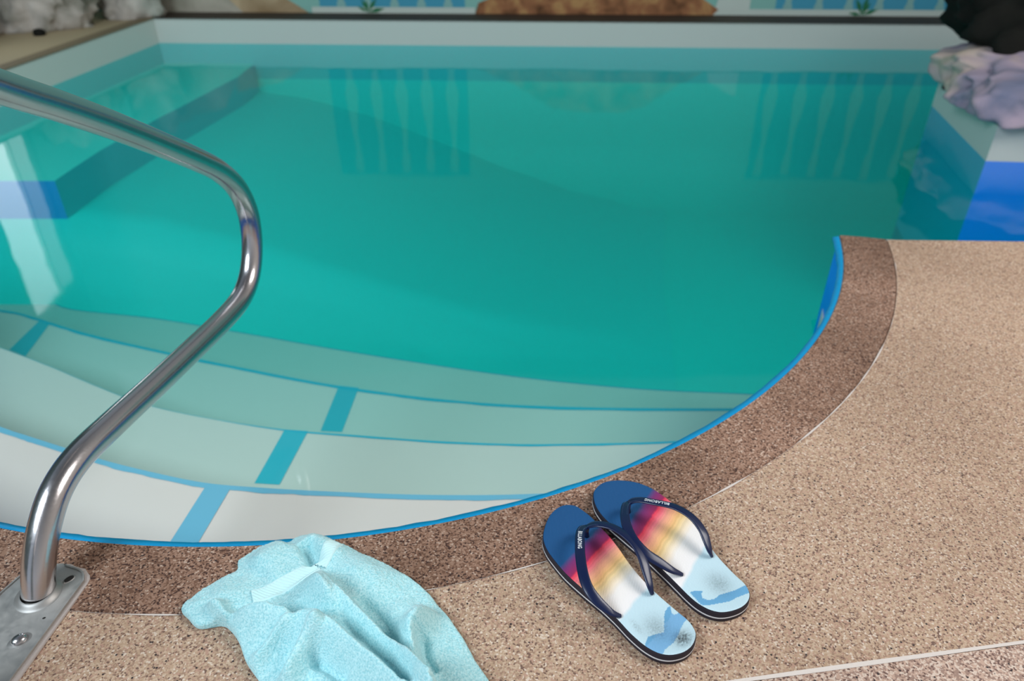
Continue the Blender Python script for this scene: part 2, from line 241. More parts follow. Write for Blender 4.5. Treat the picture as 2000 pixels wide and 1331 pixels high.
# deck with the pool and the coping band cut out
hole = outerring + [(-1.90, 1.84)] + leftp[::-1] + right[::-1] + spit_r
outer = [(-4.2, -1.6), (4.2, -1.6), (4.2, 4.715), (2.80, 4.501), (-2.0854, 4.6958), (-2.1678, 4.95), (-4.2, 4.95)]
# far part of the deck is bounded by the back coping, so the polygon touches there: build it as four pieces
J = D['joint']; j0 = np.array(J[0]); j1 = np.array(J[-1]); jd = (j1 - j0) / np.linalg.norm(j1 - j0)
ja = j0 - jd * 5; jb = j1 + jd * 3
def poly_obj(name, poly, z0, z1, m): return bmlink(name, prism(poly, z0, z1), m)
tip_r = outerring[0]; tip_l = outerring[-1]
def yj(x): return float(ja[1] + (x - ja[0]) * jd[1] / jd[0])
front = [(-4.2, -1.6), (4.2, -1.6), (4.2, 1.32), (3.2, 1.5)] + spit_r + outerring + [(-1.90, 1.84), (-2.50, 1.92), (-4.2, 1.92)]
deck = tag(poly_obj('floor', front, -.006, 0, M['deck']), kind='structure')
tag(poly_obj('left_deck', [(-4.2, 1.92), (-2.50, 1.92), (-2.46, 2.42), (-2.284, 3.469), (-2.0854, 4.6958), (-2.12, 4.93), (-4.2, 4.99)], -.006, 0, M['left_deck']), kind='structure')
tag(poly_obj('right_deck', [(3.2, 2.58), (4.2, 2.5), (4.2, 4.44), (2.80, 4.501), (2.75, 3.36), (1.889, 3.414), (1.760, 2.707)], -.006, 0, M['deck']), kind='structure')
back = tag(poly_obj('back_coping', [(-2.0854, 4.6958), (2.80, 4.501), (4.2, 4.44), (4.2, 4.69), (2.5, 4.758), (-2.12, 4.903)], -.006, 0.0, M['dark_coping']), kind='structure')
# strip along the left edge
tag(poly_obj('left_edge_strip', [(-2.50, 1.92), (-2.46, 2.42), (-2.284, 3.469), (-2.0854, 4.6958), (-2.16, 4.71), (-2.36, 3.46), (-2.54, 2.42), (-2.58, 1.92)], 0.0005, .004, mat('edge_strip', srgb(118, 102, 78), .7)), kind='structure')

# coping band round the bow of the pool
n = 120; bm = bmesh.new(); rings = []
prof = [(0, -.05), (0, -.004), (.003, .001), (.06, .002), (.115, .001), (.118, -.004), (.118, -.05)]
for i in range(n + 1):
    a = A0 + (A1 - A0) * i / n
    rings.append([bm.verts.new((CX + (R + d) * math.cos(a), CY + (R + d) * math.sin(a), z)) for d, z in prof])
for a, b in zip(rings[:-1], rings[1:]):
    for k in range(len(prof) - 1): bm.faces.new((a[k], a[k + 1], b[k + 1], b[k]))
for rg in (rings[0], rings[-1]): bm.faces.new(rg)
cb = tag(bmlink('coping_band', bm, M['band']), kind='structure')
# thin broken mortar line along the outside of the band
bm = bmesh.new(); seg = []
for i in range(241):
    a = A0 + (A1 - A0) * i / 240; wdt = min(.0045, max(0.0, .0004 + .0060 * fbm(i * .09, 3.1))) + .0003
    seg.append([bm.verts.new((CX + (R + .1185 + d) * math.cos(a), CY + (R + .1185 + d) * math.sin(a), .0018)) for d in (-wdt / 2, wdt / 2)])
for a, b in zip(seg[:-1], seg[1:]): bm.faces.new((a[0], a[1], b[1], b[0]))
tag(bmlink('mortar_joint', bm, M['joint']), kind='structure')
# joint and lower slab at the near right corner
pts = [tuple(j0 + jd * (t - 2)) for t in np.linspace(0, 5.3, 60)]
bm = bmesh.new(); seg = []; nrm = np.array([-jd[1], jd[0]])
for i, p in enumerate(pts):
    wd = .0026 + .001 * fbm(i * .6, 9.3); seg.append([bm.verts.new((*(np.array(p) + nrm * s * wd), .0016)) for s in (-1, 1)])
for a, b in zip(seg[:-1], seg[1:]): bm.faces.new((a[0], a[1], b[1], b[0]))
tag(bmlink('paving_joint', bm, M['joint']), kind='structure')
q = [tuple(j0 - jd * 2 - nrm * .003), tuple(j0 + jd * 3.2 - nrm * .003), (3.6, -.6), (-1.8, -.6)]
tag(poly_obj('near_slab', q, .0002, .0012, M['deck_far']), kind='structure')

# blue painted lip under the coping
bm = bmesh.new(); rings = []
for i in range(n * 2 + 1):
    a = A0 + (A1 - A0) * i / (n * 2); wd = .0125 + .0022 * fbm(i * .07, 1.7) + .0012 * fbm(i * .5, 7.)
    rings.append([bm.verts.new((CX + (R + d) * math.cos(a), CY + (R + d) * math.sin(a), z)) for d, z in ((.004, -.002), (-.003, -.003), (-wd, -.006), (-wd, -.012), (.004, -.016))])
for a, b in zip(rings[:-1], rings[1:]):
    for k in range(4): bm.faces.new((a[k], a[k + 1], b[k + 1], b[k]))
tag(bmlink('rim_lip', bm, M['rimblue'], smooth=True), kind='structure')

# pool walls
DEEP = -1.0; WL = -.136
def wallpiece(name, pts, top, mats, split=True, cove=True):
    bm = bmesh.new(); prof = [(0, top), (0, WL), (0, WL - .2), (0, DEEP + .35)]
    for k in range(1, 9):
        a = k / 8 * math.pi / 2; prof.append((.35 * (1 - math.cos(a)), DEEP + .35 - .35 * math.sin(a)))
    rows = []
    N_ = len(pts)
    for i, p in enumerate(pts):
        p = np.array(p); t = np.array(pts[min(i + 1, N_ - 1)]) - np.array(pts[max(i - 1, 0)]); t = t / np.linalg.norm(t)
        nr = np.array([t[1], -t[0]])
        rows.append([bm.verts.new((*(p + nr * (d if cove else 0)), z)) for d, z in prof])
    for a, b in zip(rows[:-1], rows[1:]):
        for k in range(len(prof) - 1):
            f = bm.faces.new((a[k], a[k + 1], b[k + 1], b[k])); f.material_index = 0 if k == 0 and split else (1 if k < 2 else 2); f.smooth = k > 3
    me = bpy.data.meshes.new(name); bm.to_mesh(me); bm.free()
    return tag(link(name, me, mats), kind='structure')
mm = [M['white'], M['blue'], M['blue']]
mf = [M['white'], mat('teal_pool_paint', srgb(0, 190, 195), .5), M['floor']]
wallpiece('pool_side_bow', inner, -.012, [M['rimblue'], M['blue'], M['floor']], False, cove=False)
wallpiece('pool_side_left', [(-2.50, 1.92)] + leftp[::-1][1:], 0, mf)
wallpiece('pool_side_back', [leftp[0], (2.80, 4.501)], 0, mf)
_db = mat('blue_paint_side_light', srgb(0, 168, 205), .5)  # same blue paint as the jut face; teal tone imitates its different light
wallpiece('pool_side_jut_side', [(2.75, 3.36), (1.889, 3.414), (1.760, 2.707)], 0, [M['white'], _db, _db], cove=False)
wallpiece('pool_side_jut_face', [(1.760, 2.707), (3.2, 2.58)], 0, mm, cove=False)
wallpiece('pool_side_bay', [(3.2, 2.58), (3.2, 1.50), (1.309, 1.742), (.968, 1.778)], -.008, mm, cove=False)
wallpiece('pool_side_bay_left', [arc(R)[-1], (-1.90, 1.84), (-2.50, 1.92)], -.0, mm, cove=False)
fl = [(-3, .2), (3.6, .2), (3.6, 5.2), (-3, 5.2)]
tag(poly_obj('pool_floor', fl, DEEP - .1, DEEP, M['floor']), kind='structure')

# bench and sloping ledge along the left wall
bt = [(-1.30, 4.665), (-1.545, 4.37), (-1.70, 3.57), (-1.765, 3.16), (-1.78, 2.93), (-1.785, 2.80)]
bm = prism([(-2.38, 2.80), (-2.33, 3.2), (-2.1, 4.72)] + [(-1.54, 4.70)] + bt[1:], -.8, -.25)
for f in bm.faces: f.material_index = 0 if f.normal.z > .5 else 1
bm.normal_update()
for f in bm.faces: f.material_index = 0 if abs(f.normal.z) > .5 else (2 if abs(f.normal.y) > .8 else 1)
tag(bmlink('bench_step', bm, [M['floor'], mat('bench_teal', srgb(0, 175, 190), .5), mat('bench_end_blue', srgb(0, 150, 225), .5)]), kind='structure')
bm = bmesh.new(); rows = []
for x, y, dz in [(-1.56, 4.72, 0)] + [(a, b, 0) for a, b in bt[1:-1]] + [(-1.785, 2.80, 0)] + [(-1.80, 2.72, -.12), (-1.81, 2.64, -.26), (-1.82, 2.55, -.36), (-1.84, 2.38, -.42), (-1.86, 2.2, -.45), (-1.86, 1.9, -.5)]:
    rows.append([bm.verts.new((x + d, y, max(z + dz, DEEP + .001 * d))) for d, z in ((-.65, -.41), (-.3, -.41), (.0, -.41), (.3, -.45), (.7, -.56), (1.1, -.71), (1.5, -.85), (1.9, -.95), (2.3, DEEP + .001), (2.5, DEEP - .02))])
for a, b in zip(rows[:-1], rows[1:]):
    for k in range(9): f = bm.faces.new((a[k], a[k + 1], b[k + 1], b[k])); f.smooth = True
tag(bmlink('sloping_floor', bm, mat('floor_tinted_for_light', srgb(0, 220, 212), .6), smooth=True), kind='structure')  # near copy of the floor paint; its tint stands in for bluer light

# curved steps
H = [-.2, -.36, -.53, -.70]
lab = ['topmost curved cream step, nearest the rim, with one light blue stripe', 'second curved cream step down with one blue stripe', 'third curved cream step down with two teal stripes', 'lowest curved cream step at the edge of the deep water']
nos = []
ext_r = [[(.2, 1.062), (.34, 1.075), (.60, 1.10)], [(.45, 1.395), (.70, 1.42), (.9, 1.44)], [(.80, 1.735), (1.0, 1.75)], [(.95, 2.0), (1.05, 1.99)]]
ext_l = [[(-1.75, 1.58), (-1.5, 1.46), (-1.3, 1.345)], [(-1.95, 2.0), (-1.7, 1.9)], [(-2.45, 2.40), (-2.1, 2.36)], [(-2.45, 2.36), (-2.25, 2.40)]]
for k in range(4): nos.append(catmull(ext_l[k] + [tuple(p) for p in D['n'][k]] + ext_r[k], 6))
AR = arc(R + .012, 90)
for k in range(4):
    pl = [tuple(p) for p in nos[k]]
    if k == 0: base = [p for p in arc(R + .004, 90)]
    else: base = [(p[0], p[1] - .03) for p in nos[k - 1][::-1]]
    o = tag(bmlink('pool_step', prism(pl + base, DEEP, H[k]), M['cream']), lab[k], 'pool step', None, 'structure')
    # painted edge line
    pts = nos[k]; bm = bmesh.new(); seg = []
    for i, p in enumerate(pts):
        t = pts[min(i + 1, len(pts) - 1)] - pts[max(i - 1, 0)]; t = t / np.linalg.norm(t); nr = np.array([t[1], -t[0]])
        wd = [.012, .006, .012, .004][k] * (1 + .25 * fbm(i * .3, k))
        if k == 1: wd *= min(1, max(0.02, (p[0] + .75) / .35))
        seg.append([bm.verts.new((*(p + nr * d), H[k] + .0012)) for d in (-.001, wd)])
    for a, b in zip(seg[:-1], seg[1:]): bm.faces.new((a[0], a[1], b[1], b[0]))
    bmlink('edge_line', bm, M['stripe'] if k == 0 else mat('teal_edge_paint', srgb(20, 175, 200), .5), o)
    for kk, qd in D['s']:
        if kk == k:
            bm = bmesh.new(); vs = [bm.verts.new((x, y, H[k] + .001)) for x, y in qd]; bm.faces.new(vs)
            bmlink('painted_stripe', bm, M['stripe'] if k == 0 else mat('teal_stripe_paint', srgb(62, 180, 198), .5), o)

# ------------------------------------------------------------ water
wm = bpy.data.materials.new('pool_water'); wm.use_nodes = True; t = wm.node_tree; t.nodes.clear()
out = t.nodes.new('ShaderNodeOutputMaterial'); tr = t.nodes.new('ShaderNodeBsdfTransparent'); gl = t.nodes.new('ShaderNodeBsdfGlossy'); gl.inputs['Roughness'].default_value = .04
fr = t.nodes.new('ShaderNodeFresnel'); fr.inputs[0].default_value = 1.33; mx = t.nodes.new('ShaderNodeMixShader')
ge = t.nodes.new('ShaderNodeNewGeometry'); inv = t.nodes.new('ShaderNodeMath'); inv.operation = 'SUBTRACT'; inv.inputs[0].default_value = 1; t.links.new(ge.outputs['Backfacing'], inv.inputs[1])
mu = t.nodes.new('ShaderNodeMath'); mu.operation = 'MULTIPLY'; t.links.new(fr.outputs[0], mu.inputs[0]); t.links.new(inv.outputs[0], mu.inputs[1])
t.links.new(mu.outputs[0], mx.inputs[0]); t.links.new(tr.outputs[0], mx.inputs[1]); t.links.new(gl.outputs[0], mx.inputs[2]); t.links.new(mx.outputs[0], out.inputs['Surface'])
tcw = t.nodes.new('ShaderNodeTexCoord'); nw = t.nodes.new('ShaderNodeTexNoise'); nw.inputs['Scale'].default_value = 2.2; nw.inputs['Detail'].default_value = 2; t.links.new(tcw.outputs['Object'], nw.inputs['Vector'])
bw = t.nodes.new('ShaderNodeBump'); bw.inputs['Strength'].default_value = .12; bw.inputs['Distance'].default_value = .02; t.links.new(nw.outputs[0], bw.inputs['Height']); t.links.new(bw.outputs[0], gl.inputs['Normal'])
ab = t.nodes.new('ShaderNodeVolumeAbsorption'); sc = t.nodes.new('ShaderNodeVolumeScatter'); ad = t.nodes.new('ShaderNodeAddShader')
ab.inputs['Color'].default_value = (.0, .995, .95, 1); ab.inputs['Density'].default_value = .85
sc.inputs['Color'].default_value = (.0, .98, .90, 1); sc.inputs['Density'].default_value = .25
t.links.new(ab.outputs[0], ad.inputs[0]); t.links.new(sc.outputs[0], ad.inputs[1]); t.links.new(ad.outputs[0], out.inputs['Volume'])
grow = arc(R + .003) + [(-1.90, 1.835)] + [(-2.503, 1.915), (-2.463, 2.42), (-2.287, 3.469), (-2.088, 4.699)] + [(2.803, 4.504), (2.753, 3.357), (1.886, 3.417), (1.757, 2.704), (3.203, 2.577), (3.203, 1.497)] + [(1.309, 1.746), (.975, 1.794)]
water = tag(bmlink('pool_water', prism(grow, DEEP - .02, WL), wm), 'still teal green water filling the swimming pool', 'water', None, 'stuff')

# ------------------------------------------------------------ grab rail
rp0 = np.array(D['rail'][0]); k14 = .14
rail = empty('grab_rail', tuple(rp0)); tag(rail, 'polished steel grab rail bolted to the deck beside the pool steps', 'handrail')
def loc(v): return Vector(v) - Vector(rp0)
rpts = [list(p) for p in D['rail']]
rpts[0][2] = .004
# smooth the digitised path, then continue out of frame to the rear post
a = np.array(rpts)
for _ in range(1):
    b = a.copy(); b[1:-1] = (a[:-2] + 2 * a[1:-1] + a[2:]) / 4; b[1] = a[1]; a = b
dirn = (a[-1] - a[-3]); dirn /= np.linalg.norm(dirn)
e1 = a[-1] + dirn * .30; e2 = a[-1] + dirn * .40
tail = [e1, e2 + np.array([0, -.02, -.02]), e2 + np.array([-.005, -.06, -.10]), np.array([e2[0] - .012, e2[1] - .075, .45]), np.array([e2[0] - .014, e2[1] - .078, .2]), np.array([e2[0] - .014, e2[1] - .078, .004])]
path = catmull([tuple(p) for p in a] + [tuple(p) for p in tail], 7)
vs, fs = tube([loc(p) for p in path], .0208, 40)
link('rail_tube', mesh('rail_tube', vs, fs), M['steel'], rail, smooth=True)
rear = tail[-1]
# base plate
pd = np.array([.12, 1]); pd = pd / np.linalg.norm(pd)
front_edge = [tuple(p) for p in D['plate']]
pp = catmull(front_edge[1:6], 3)
pl = [tuple(np.array(front_edge[0]) - pd * .62), front_edge[0]] + [tuple(x) for x in pp] + [front_edge[6], tuple(np.array(front_edge[6]) - pd * .78)]
bm = prism(pl, .0005, .006)
for v in bm.verts: v.co -= Vector(rp0)
pe = [e for e in bm.edges if all(v.co.z > .004 for v in e.verts) and len(e.link_faces) == 2 and any(abs(f.normal.z) < .5 for f in e.link_faces)]
bm.normal_update()
pe = [e for e in bm.edges if all(v.co.z > .004 for v in e.verts) and any(abs(f.normal.z) < .5 for f in e.link_faces)]
bmesh.ops.bevel(bm, geom=pe, offset=.002, segments=2, affect='EDGES')
plate = bmlink('mounting_plate', bm, M['plate'], rail)
# sealant bead round the plate
bead = [np.array(p) for p in pl]; cen = np.mean(bead, axis=0)
bp = []
for i in range(len(bead)):
    bp.append((*bead[i], .0012))
bp = [tuple(Vector(p) - Vector(rp0)) for p in bp]
vs, fs = tube(bp, lambda i: .0058 + .0012 * math.sin(i * 2.3), 8)
vs = [Vector((v.x, v.y, (v.z + rp0[2] - .001) * .55 + .001 - rp0[2])) for v in vs]
link('sealant_bead', mesh('sealant', vs, fs), M['caulk'], rail, smooth=True)
def ring(name, c, r0, r1, z0, z1, m, parent, n=40, sx=1, sy=1, rot=0):
    """flattened torus-like collar"""
    vs, fs = [], []; K = 8
    for i in range(n):
        a_ = 2 * math.pi * i / n
        for k in range(K + 1):
            u = k / K; r = r0 + (r1 - r0) * u; z = z0 + (z1 - z0) * math.sin(math.pi * (1 - u) * .5) ** 2 if r0 < r1 else z0
            x, y = r * math.cos(a_) * sx, r * math.sin(a_) * sy
            vs.append((c[0] + x * math.cos(rot) - y * math.sin(rot), c[1] + x * math.sin(rot) + y * math.cos(rot), z))
    for i in range(n):
        for k in range(K):
            a_ = i * (K + 1) + k; b_ = ((i + 1) % n) * (K + 1) + k; fs.append((a_, b_, b_ + 1, a_ + 1))
    return link(name, mesh(name, vs, fs), m, parent, smooth=True)
ring('weld_collar', (0, 0), .0200, .0305, .0058, .0125, M['weld'], rail)
ring('weld_collar', (rear[0] - rp0[0], rear[1] - rp0[1]), .0200, .0305, .0058, .0125, M['weld'], rail)
def disc(name, c, r, z, h, m, parent, sx=1, rot=0, dome=0):
    bm = bmesh.new(); bmesh.ops.create_uvsphere(bm, u_segments=28, v_segments=12, radius=1)
    for v in bm.verts:
        v.co = Vector((v.co.x * r * sx, v.co.y * r, v.co.z * h)); v.co.rotate(Matrix.Rotation(rot, 3, 'Z')); v.co += Vector((c[0], c[1], z))
    return bmlink(name, bm, m, parent, smooth=True)
hl = Vector(D['hole']) - Vector(rp0); bl = Vector(D['bolt']) - Vector(rp0); h2 = Vector(D['hole2']) - Vector(rp0)
ring('screw_hole_rim', (hl.x, hl.y), .0052, .0075, .0058, .0068, M['weld'], plate, 24, 1.3, .8, .9)
disc('screw_hole', (hl.x, hl.y), .0046, .0062, .0006, M['hole'], plate, 1.35, .9)
disc('pit', (h2.x, h2.y), .0014, .0062, .0005, M['hole'], plate, 1.5, .6)
ring('bolt_washer', (bl.x, bl.y), .004, .015, .0058, .0075, M['weld'], plate, 30, 1.15, .8, .7)
bt_ = disc('bolt', (bl.x, bl.y), .0085, .0075, .006, M['steel'], rail, 1.15, .7)

# ------------------------------------------------------------ flip flops
def lerp(stops, q):
    if q <= stops[0][0]: return np.array(stops[0][1])
    for (a, c), (b, d) in zip(stops[:-1], stops[1:]):
        if q <= b: t = (q - a) / (b - a); return np.array(c) * (1 - t) + np.array(d) * t
    return np.array(stops[-1][1])
c_ = lambda r, g, b: np.array(srgb(r, g, b)[:3])
def sstep(a, b, x): t = min(max((x - a) / (b - a), 0), 1); return t * t * (3 - 2 * t)
def sole_color(s, t, left):
    """printed sunset pattern, s toe->heel 0..1, t across in metres, positive to the outer side"""
    q = s - 1.4 * t
    if not left: q -= .012
    q += .006 * fbm(t * 60, s * 2)
    navy = [c_(22, 62, 110), c_(16, 78, 132)][0] * .55 + c_(28, 96, 150) * .45
    col = lerp([(0, navy), (.255, navy), (.29, c_(120, 48, 110)), (.34, c_(150, 40, 90)), (.352, c_(232, 64, 90)), (.385, c_(236, 120, 130)),
                (.41, c_(240, 160, 140)), (.47, c_(240, 190, 128)), (.50, c_(236, 205, 150)), (.545, c_(245, 228, 205)), (.575, c_(242, 236, 232)), (.67, c_(240, 236, 236)), (.69, c_(196, 222, 232)), (1, c_(188, 214, 224))], q)
    st = sstep(.32, .36, q) * (1 - sstep(.5, .58, q))                       # streaks along the stripes
    col = col * (1 + .16 * st * fbm(q * 90, t * 4, 2.2))
    # wave print on the heel: curl and trough
    if inside(np.array([s]), np.array([t]), D['waveL'] if left else D['waveR'])[0]: col = c_(104, 164, 204) if q < .86 or not left else c_(120, 172, 212)
    # worn dark smudges
    sc_, tc_ = (.845, .002) if left else (.845, 0.0)
    k = math.exp(-(((s - sc_) * .28 / .018) ** 2 + ((t - tc_) / .016) ** 2))
    col = col * (1 - .60 * k * (.6 + .4 * fbm(s * 140, t * 500)))
    if left:
        k = math.exp(-(((s - .945) * .28 / .010) ** 2 + ((t + .017) / .012) ** 2)); col = col * (1 - min(.95, 1.35 * k * (.55 + .45 * fbm(s * 120, t * 420, 5))) )
        k = math.exp(-(((s - .80) * .28 / .010) ** 2 + ((t - .024) / .004) ** 2)); col = col * (1 - .5 * k * max(0, fbm(s * 300, t * 900, 1) + .4))
        k = math.exp(-(((s - .475) * .28 / .006) ** 2 + ((t - .052) / .005) ** 2)); col = col * (1 - .75 * k * max(0, fbm(s * 300, t * 900, 1) + .4))
    return np.clip(col, 0, 1)
fm = mat('printed_footbed', rough=.5, spec=.35)
va = N(fm, 'ShaderNodeVertexColor', layer_name='print'); L(fm, va.outputs[0], P(fm).inputs['Base Color'])
co = N(fm, 'ShaderNodeTexCoord'); wv = N(fm, 'ShaderNodeTexWave', wave_type='BANDS', bands_direction='X'); wv.inputs['Scale'].default_value = 150; wv.inputs['Distortion'].default_value = .6; wv.inputs['Detail'].default_value = 1
L(fm, co.outputs['Object'], wv.inputs['Vector']); bb = N(fm, 'ShaderNodeBump'); bb.inputs['Strength'].default_value = .45; bb.inputs['Distance'].default_value = .0006
L(fm, wv.outputs['Fac'], bb.inputs['Height']); L(fm, bb.outputs[0], P(fm).inputs['Normal'])

def closed_spline(pts): return catmull([p[:2] for p in pts], 5, True)
def offset_poly(pts, d):
    pts = np.array(pts); n = len(pts); out = []
    for i in range(n):
        t = pts[(i + 1) % n] - pts[(i - 1) % n]; t = t / np.linalg.norm(t); out.append(pts[i] + np.array([t[1], -t[0]]) * d)
    return np.array(out)
def layered(poly, prof, m, name, parent):
    """closed band round an outline: prof = [(offset, z)...]"""
    bm = bmesh.new(); rings_ = []
    for d, z in prof: rings_.append([bm.verts.new((x, y, z)) for x, y in offset_poly(poly, d)])
    n = len(poly)
    for a_, b_ in zip(rings_[:-1], rings_[1:]):
        for i in range(n): bm.faces.new((a_[i], a_[(i + 1) % n], b_[(i + 1) % n], b_[i]))
    bm.faces.new(rings_[0][::-1]); bm.faces.new(rings_[-1])
    return bmlink(name, bm, m, parent, smooth=False)
def letters_along(path, up_fn, width_fn, word, s0, length, height, parent, m, flip):
    """lettering laid onto the strap surface"""
    cu = bpy.data.curves.new('lettering', 'FONT'); cu.body = word; cu.size = 1; cu.offset = .018; cu.space_character = 1.12
    ob = bpy.data.objects.new('tmp', cu); COL.objects.link(ob); bpy.context.view_layer.update()
    me = bpy.data.meshes.new_from_object(ob.evaluated_get(bpy.context.evaluated_depsgraph_get())); bpy.data.objects.remove(ob)
    bm = bmesh.new(); bm.from_mesh(me); bmesh.ops.triangulate(bm, faces=bm.faces)
    bmesh.ops.subdivide_edges(bm, edges=[e for e in bm.edges if e.calc_length() > .25], cuts=2)
    xs = [v.co.x for v in bm.verts]; ys = [v.co.y for v in bm.verts]; x0, x1, y0, y1 = min(xs), max(xs), min(ys), max(ys)
    P_ = [Vector(p) for p in path]; cum = [0]
    for a_, b_ in zip(P_[:-1], P_[1:]): cum.append(cum[-1] + (b_ - a_).length)
    for v in bm.verts:
        fx = (v.co.x - x0) / (x1 - x0); fy = (v.co.y - y0) / (y1 - y0) - .5
        if flip > 0: fx = 1 - fx
        s = s0 + fx * length
        i = max(j for j in range(len(cum)) if cum[j] <= s or j == 0); i = min(i, len(P_) - 2)
        tt = (s - cum[i]) / (cum[i + 1] - cum[i]); p = P_[i].lerp(P_[i + 1], tt)
        side, up = up_fn(i); v.co = p + side * (fy * height * flip) + up * .00035
    return bmlink('lettering', bm, m, parent)
def strap(paths, parent, word_path, org):
    """Y-shaped rubber thong: two flat tapering bands from the toe post to the sides"""
    bm = bmesh.new(); info = []
    for path in paths:
        pt = catmull([p for p in path], 8); pt = pt - np.array(org); n = len(pt); rows = []; fr_ = []
        for i, p in enumerate(pt):
            t = Vector(pt[min(i + 1, n - 1)] - pt[max(i - 1, 0)]).normalized()
            side = t.cross(Vector((0, 0, 1))).normalized()
            f = i / (n - 1)
            # bands stand more upright towards the ends
            tilt = (.05 + .30 * f) * (1 if path is paths[0] else -1)
            up = side.cross(t).normalized()
            if up.z < 0: up = -up
            side2 = side * math.cos(tilt) - up * math.sin(tilt); up2 = up * math.cos(tilt) + side * math.sin(tilt)
            wd = .0122 + .0022 * math.sin(min(f / .7, 1) * math.pi / 2) if f < .72 else .0144 - .0095 * ((f - .72) / .28) ** 1.4
            if f < .08: wd *= .75 + .25 * f / .08
            th = .0034 + .001 * f
            sec = []
            for a_, b_ in ((-.5, 0), (-.47, .62), (-.38, .95), (-.15, 1.08), (.15, 1.08), (.38, .95), (.47, .62), (.5, 0), (.42, -.6), (0, -.75), (-.42, -.6)):
                sec.append(bm.verts.new(Vector(p) + side2 * (a_ * wd) + up2 * (b_ * th * .5)))
            rows.append(sec); fr_.append((side2, up2, th))
        for a_, b_ in zip(rows[:-1], rows[1:]):
            for k in range(11): bm.faces.new((a_[k], a_[(k + 1) % 11], b_[(k + 1) % 11], b_[k]))
        bm.faces.new(rows[0][::-1]); bm.faces.new(rows[-1]); info.append((pt, fr_))
    o = bmlink('strap', bm, M['navy'], parent, smooth=True)
    return o, info
def flip_flop(outline, pa, pb, toe, heel, left, label, word_on, s0, flip):
    toe = np.array(toe); heel = np.array(heel); ctr = (toe + heel) / 2
    org = (ctr[0], ctr[1], 0); root = empty('flip_flop', org)
    tag(root, label, 'flip-flop', 'pair of flip-flops on the pool edge')
    d = heel - toe; Ln = np.linalg.norm(d); d = d / Ln; perp = np.array([d[1], -d[0]])
    poly = closed_spline(outline) - ctr
    area_ = sum(poly[i][0] * poly[(i + 1) % len(poly)][1] - poly[(i + 1) % len(poly)][0] * poly[i][1] for i in range(len(poly)))
    if area_ < 0: poly = poly[::-1]
    so = layered(poly, [(-.002, .0006), (.0006, .0018), (.001, .0065), (0, .0068)], M['sole'], 'outsole', root)
    layered(poly, [(.0004, .0066), (.0010, .0072), (.0010, .0084), (.0004, .009)], M['line'], 'midsole_line', root)
    layered(poly, [(.0002, .0088), (.0008, .0095), (.0005, .0165), (-.0003, .0184), (-.0012, .0186), (-.002, .0165), (-.004, .014)], M['sole'], 'midsole', root)
    V, F, rim = sheet(offset_poly(poly, -.0006), .0012)
    rel = V + ctr - toe; s_ = rel @ d / Ln; t_ = rel @ perp
    edge, _, _ = seg_dist(V[:, 0], V[:, 1], np.vstack([poly, poly[:1]]))
    dip = np.exp(-(((s_ - .86) * .28 / .035) ** 2 + (t_ / .028) ** 2)) * .0015 + np.exp(-(((s_ - .16) * .28 / .03) ** 2 + (t_ / .03) ** 2)) * .0012
    Z = .0199 - dip - np.clip(.003 - edge, 0, 1) ** 2 * 90
    me = mesh('footbed', [(x, y, z) for (x, y), z in zip(V, Z)], F)
    ca = me.color_attributes.new('print', 'FLOAT_COLOR', 'POINT'); buf = np.ones((len(V), 4))
    for i in range(len(V)): buf[i, :3] = sole_color(s_[i], t_[i], left)
    ca.data.foreach_set('color', buf.ravel())
    fb = link('footbed', me, fm, root, smooth=True)
    st, info = strap([pa, pb], root, None, org)
    ap = Vector(info[0][0][0])
    vs, fs = tube([(ap.x + .001, ap.y - .002, .017), (ap.x + .0005, ap.y - .001, .026), (ap.x, ap.y, ap.z + .0005)], lambda i: [.0042, .0030, .0046][i], 14)
    link('toe_post', mesh('toe_post', vs, fs), M['navy'], root, smooth=True)
    pt, fr_ = info[word_on]
    letters_along(pt, lambda i: (fr_[i][0], fr_[i][1] * (1 + fr_[i][2] * .0) ), None, 'BILLABONG', s0, .036, .0058, st, M['letter'], flip).location = Vector((0, 0, .0019))
    # stitched ridges beside the apex
    bm = bmesh.new()
    for pt, fr_ in info:
        cum = 0
        for i in range(2, 17):
            for sd in (-1, 1):
                p = Vector(pt[i]) + fr_[i][0] * (.0034 * sd) + fr_[i][1] * (fr_[i][2] * .54)
                r_ = bmesh.ops.create_icosphere(bm, subdivisions=1, radius=.0004)
                for v in r_['verts']: v.co += p
    bmlink('stitching', bm, mat('stitch', srgb(70, 90, 130), .5), st)
    return root
flip_flop(D['Lo'], D['La'], D['Lb'], (.0738, .8074), (.2058, .5608), True, 'left flip-flop of the pair, its inner strap lapping the other, black scuff on its heel', 0, .024, -1)
flip_flop(D['Ro'], D['Ra'], D['Rb'], (.1424, .8584), (.3034, .6319), False, 'right flip-flop of the pair, its toe touching the pool coping, lettering on its outer strap', 1, .026, 1)

